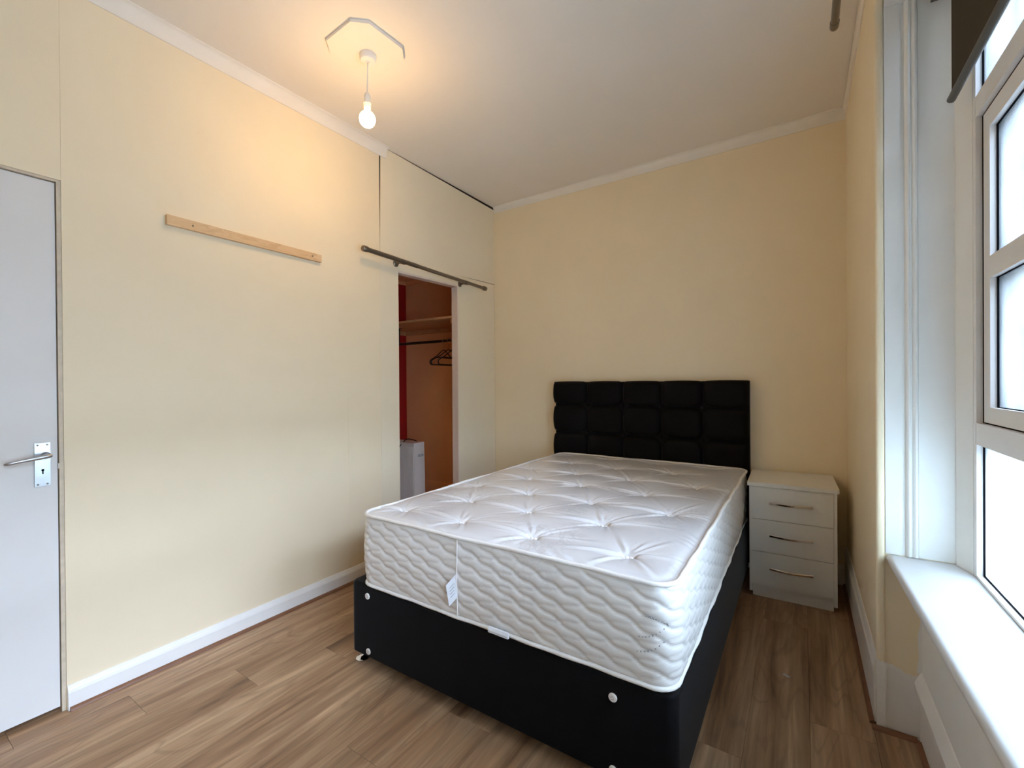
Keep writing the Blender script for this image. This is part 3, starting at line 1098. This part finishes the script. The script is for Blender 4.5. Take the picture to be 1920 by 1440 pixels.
off = bulge[None, :]+wav+hq*fade[None, :]
off = off-.010
SX = pp[:, 0][:, None]+pp[:, 2][:, None]*off
SY = pp[:, 1][:, None]+pp[:, 3][:, None]*off
SZ = MZ0+.004+t_*(Hs-.006)/Hs+0*SX
mesh_np('quilted_border', np.stack([SX, SY, SZ], -1), 'mside', mat_, ((MX0+MX1)/2, (MY0+MY1)/2, MZ0), closed_u=True)
p2 = perimeter(.02)
for nm, z, r_, o_ in (('top_piping', MZ1-.003, .0072, -.004), ('bottom_piping', MZ0+.0075, .0070, -.005)):
    pts = []
    for (x, y, n0, n1, s) in p2:
        w = .0018*math.sin(s*17)+.0012*math.sin(s*41+1)
        q = o_+w
        pts.append((x+n0*q, y+n1*q, z+.0016*math.sin(s*9+.5)*(1 if nm[0] == 't' else .3)))
    b = B()
    tube(b, pts, r_, 10, closed=True)
    obj(nm, b, 'piping', mat_, smooth=60)
b = B()
b.from_mesh(bpy.data.meshes.new('t'))
for (x, y) in buttons:
    i, j = int(round((x-MX0)/(MX1-MX0)*nx)), int(round((y-MY0)/(MY1-MY0)*ny))
    z = float(Z[i, j])
    b = B()
    for sx in (-.0070, .0070):
        lathe(b, [(.0060, 0), (.0080, .0025), (.0075, .0065), (.004, .0090), (.0005, .0096)], (x+sx, y, z+.0055), 'z', 10)
    obj('tuft_button', b, 'tuft', mat_, smooth=60)
# seam and sewn-in labels at the foot end
b = B()
tube(b, [(-1.066, MY0-.0045, MZ0+.016), (-1.066, MY0-.008, MZ0+.15), (-1.066, MY0-.004, MZ1-.012)], .0018, 6)
obj('seam', b, 'piping', mat_, smooth=60)
b = B()
q = [(-1.066, MY0-.006, .540), (-1.104, MY0-.024, .492), (-1.090, MY0-.022, .418), (-1.064, MY0-.008, .452)]
v = [b.verts.new(p) for p in q]
w = [b.verts.new((p[0]+.0003, p[1]+.001, p[2])) for p in q]
b.faces.new(v)
b.faces.new(w[::-1])
for i in range(4):
    b.faces.new((v[i], v[(i+1) % 4], w[(i+1) % 4], w[i]))
l_ = obj('care_label', b, 'label', mat_)
l_['label'] = 'pale cloth care label hanging from the seam'
b = B()
for k in range(4):
    u0 = .30+.14*k
    p = [Vector(q[0]).lerp(Vector(q[3]), u0), Vector(q[1]).lerp(Vector(q[2]), u0)]
    a_, c_ = p[0].lerp(p[1], .25), p[0].lerp(p[1], .70)
    for s in range(1):
        tube(b, [a_+Vector((0, -.0012, 0)), c_+Vector((0, -.0012, 0))], .0009, 4)
obj('print_lines', b, 'ink', l_)
b = B()
prism(b, [(0, 0), (.012, .003), (.0135, .012), (.010, .021), (.004, .022), (.003, .004)], (-.921, MY0-.001, .3665), (-.839, MY0-.001, .3655), (0, -1, 0))
l2 = obj('folded_label', b, 'label', mat_)
l2['label'] = 'small folded white label under the bottom edge'
# printed stitch marks on the wrapping near the foot corner
b = B()
for (xa, za, xb, zb, sag) in ((-.372, .575, -.318, .560, .003), (-.392, .512, -.316, .556, -.010), (-.398, .468, -.316, .520, -.012)):
    for k in range(9):
        u = k/8
        x = xa+(xb-xa)*u
        z = za+(zb-za)*u + sag*math.sin(math.pi*u)
        yy = MY0-.0075
        if x > MX1-RC:
            yy = MY0+RC-math.sqrt(max(0, RC**2-(x-(MX1-RC))**2))-.0075
        box(b, x-.0016, x+.0016, yy+.0005, yy+.012, z-.0014, z+.0014)
pm = obj('printed_marks', b, 'ink', mat_)
pm['kind'] = 'stuff'

# ------------------------------------------------------------------ bedside cabinet
ns = tag(empty('bedside_cabinet', (-.266, 2.894, 0), .022), 'white three-drawer bedside cabinet between bed and window wall', 'cabinet')
NW, ND, NH = .4305, .435, .658
def nbox(name, a, mat='laminate', bevel=.0012, parent=ns):
    return obj(name, bx(*a), mat, parent, bevel=bevel, local=True)
nbox('top', (0, NW, 0, ND, NH-.022, NH), bevel=.002)
nbox('side_panel', (.009, .0245, .012, ND-.008, .030, NH-.0222))
nbox('side_panel', (NW-.0245, NW-.009, .012, ND-.008, .030, NH-.0222))
nbox('back_panel', (.0247, NW-.0247, ND-.014, ND-.009, .03, NH-.0222))
nbox('gap_shade_core', (.0247, NW-.0247, .032, ND-.0145, .07, NH-.0222), 'dark', 0)  # near-black core, painting the shade between the drawers
nbox('plinth', (.0247, NW-.0247, .030, .045, 0, .0695))
zs = [.072, .2625, .2650, .4480, .4505, NH-.0245]
for k in range(3):
    d = nbox('drawer', (.0152, NW-.0252, .0085, .0275, zs[2*k], zs[2*k+1]-.0005), bevel=.0012)
    zc_ = (.175, .362, .546)[k]
    b = B()
    x0, x1 = .110, .314
    xs = np.linspace(x0, x1, 13)
    prev = None
    secs = []
    for x in xs:
        u = (x-x0)/(x1-x0)
        yb = .0085-.006-.022*(1-abs(2*u-1)**1.3)
        hh = .0082-.0014*(1-abs(2*u-1))
        secs.append([b.verts.new((x, yb, zc_-hh)), b.verts.new((x, yb-.004, zc_-hh*.55)), b.verts.new((x, yb-.005, zc_+hh*.6)), b.verts.new((x, yb-.001, zc_+hh)), b.verts.new((x, yb+.003, zc_))])
    for s0, s1 in zip(secs, secs[1:]):
        for i in range(5):
            b.faces.new((s0[i], s0[(i+1) % 5], s1[(i+1) % 5], s1[i]))
    b.faces.new(secs[0])
    b.faces.new(secs[-1][::-1])
    for x in (x0+.004, x1-.004):
        box(b, x-.004, x+.004, .0008, .0086, zc_-.004, zc_+.004)
    h = obj('handle', b, 'chrome', d, local=True)
    h['label'] = 'bowed chrome bar handle'

# ------------------------------------------------------------------ scrap on the floor
b = B()
n = 14
P = np.zeros((n, 4, 3))
for i in range(n):
    for j in range(4):
        u, v = i/(n-1), j/3-.5
        P[i, j] = (-.085+.052*u+.004*v, 2.172+.030*u+.012*math.sin(u*7)+.007*v*(1-.6*abs(2*u-1)), .0012+.005*math.sin(u*math.pi)*(.6+v))
grid(b, P)
bmesh.ops.solidify(b, geom=b.faces[:], thickness=.0004)
tag(obj('plastic_scrap', b, 'film', smooth=60), 'tiny clear plastic scrap lying on the floor beside the bed', 'litter')
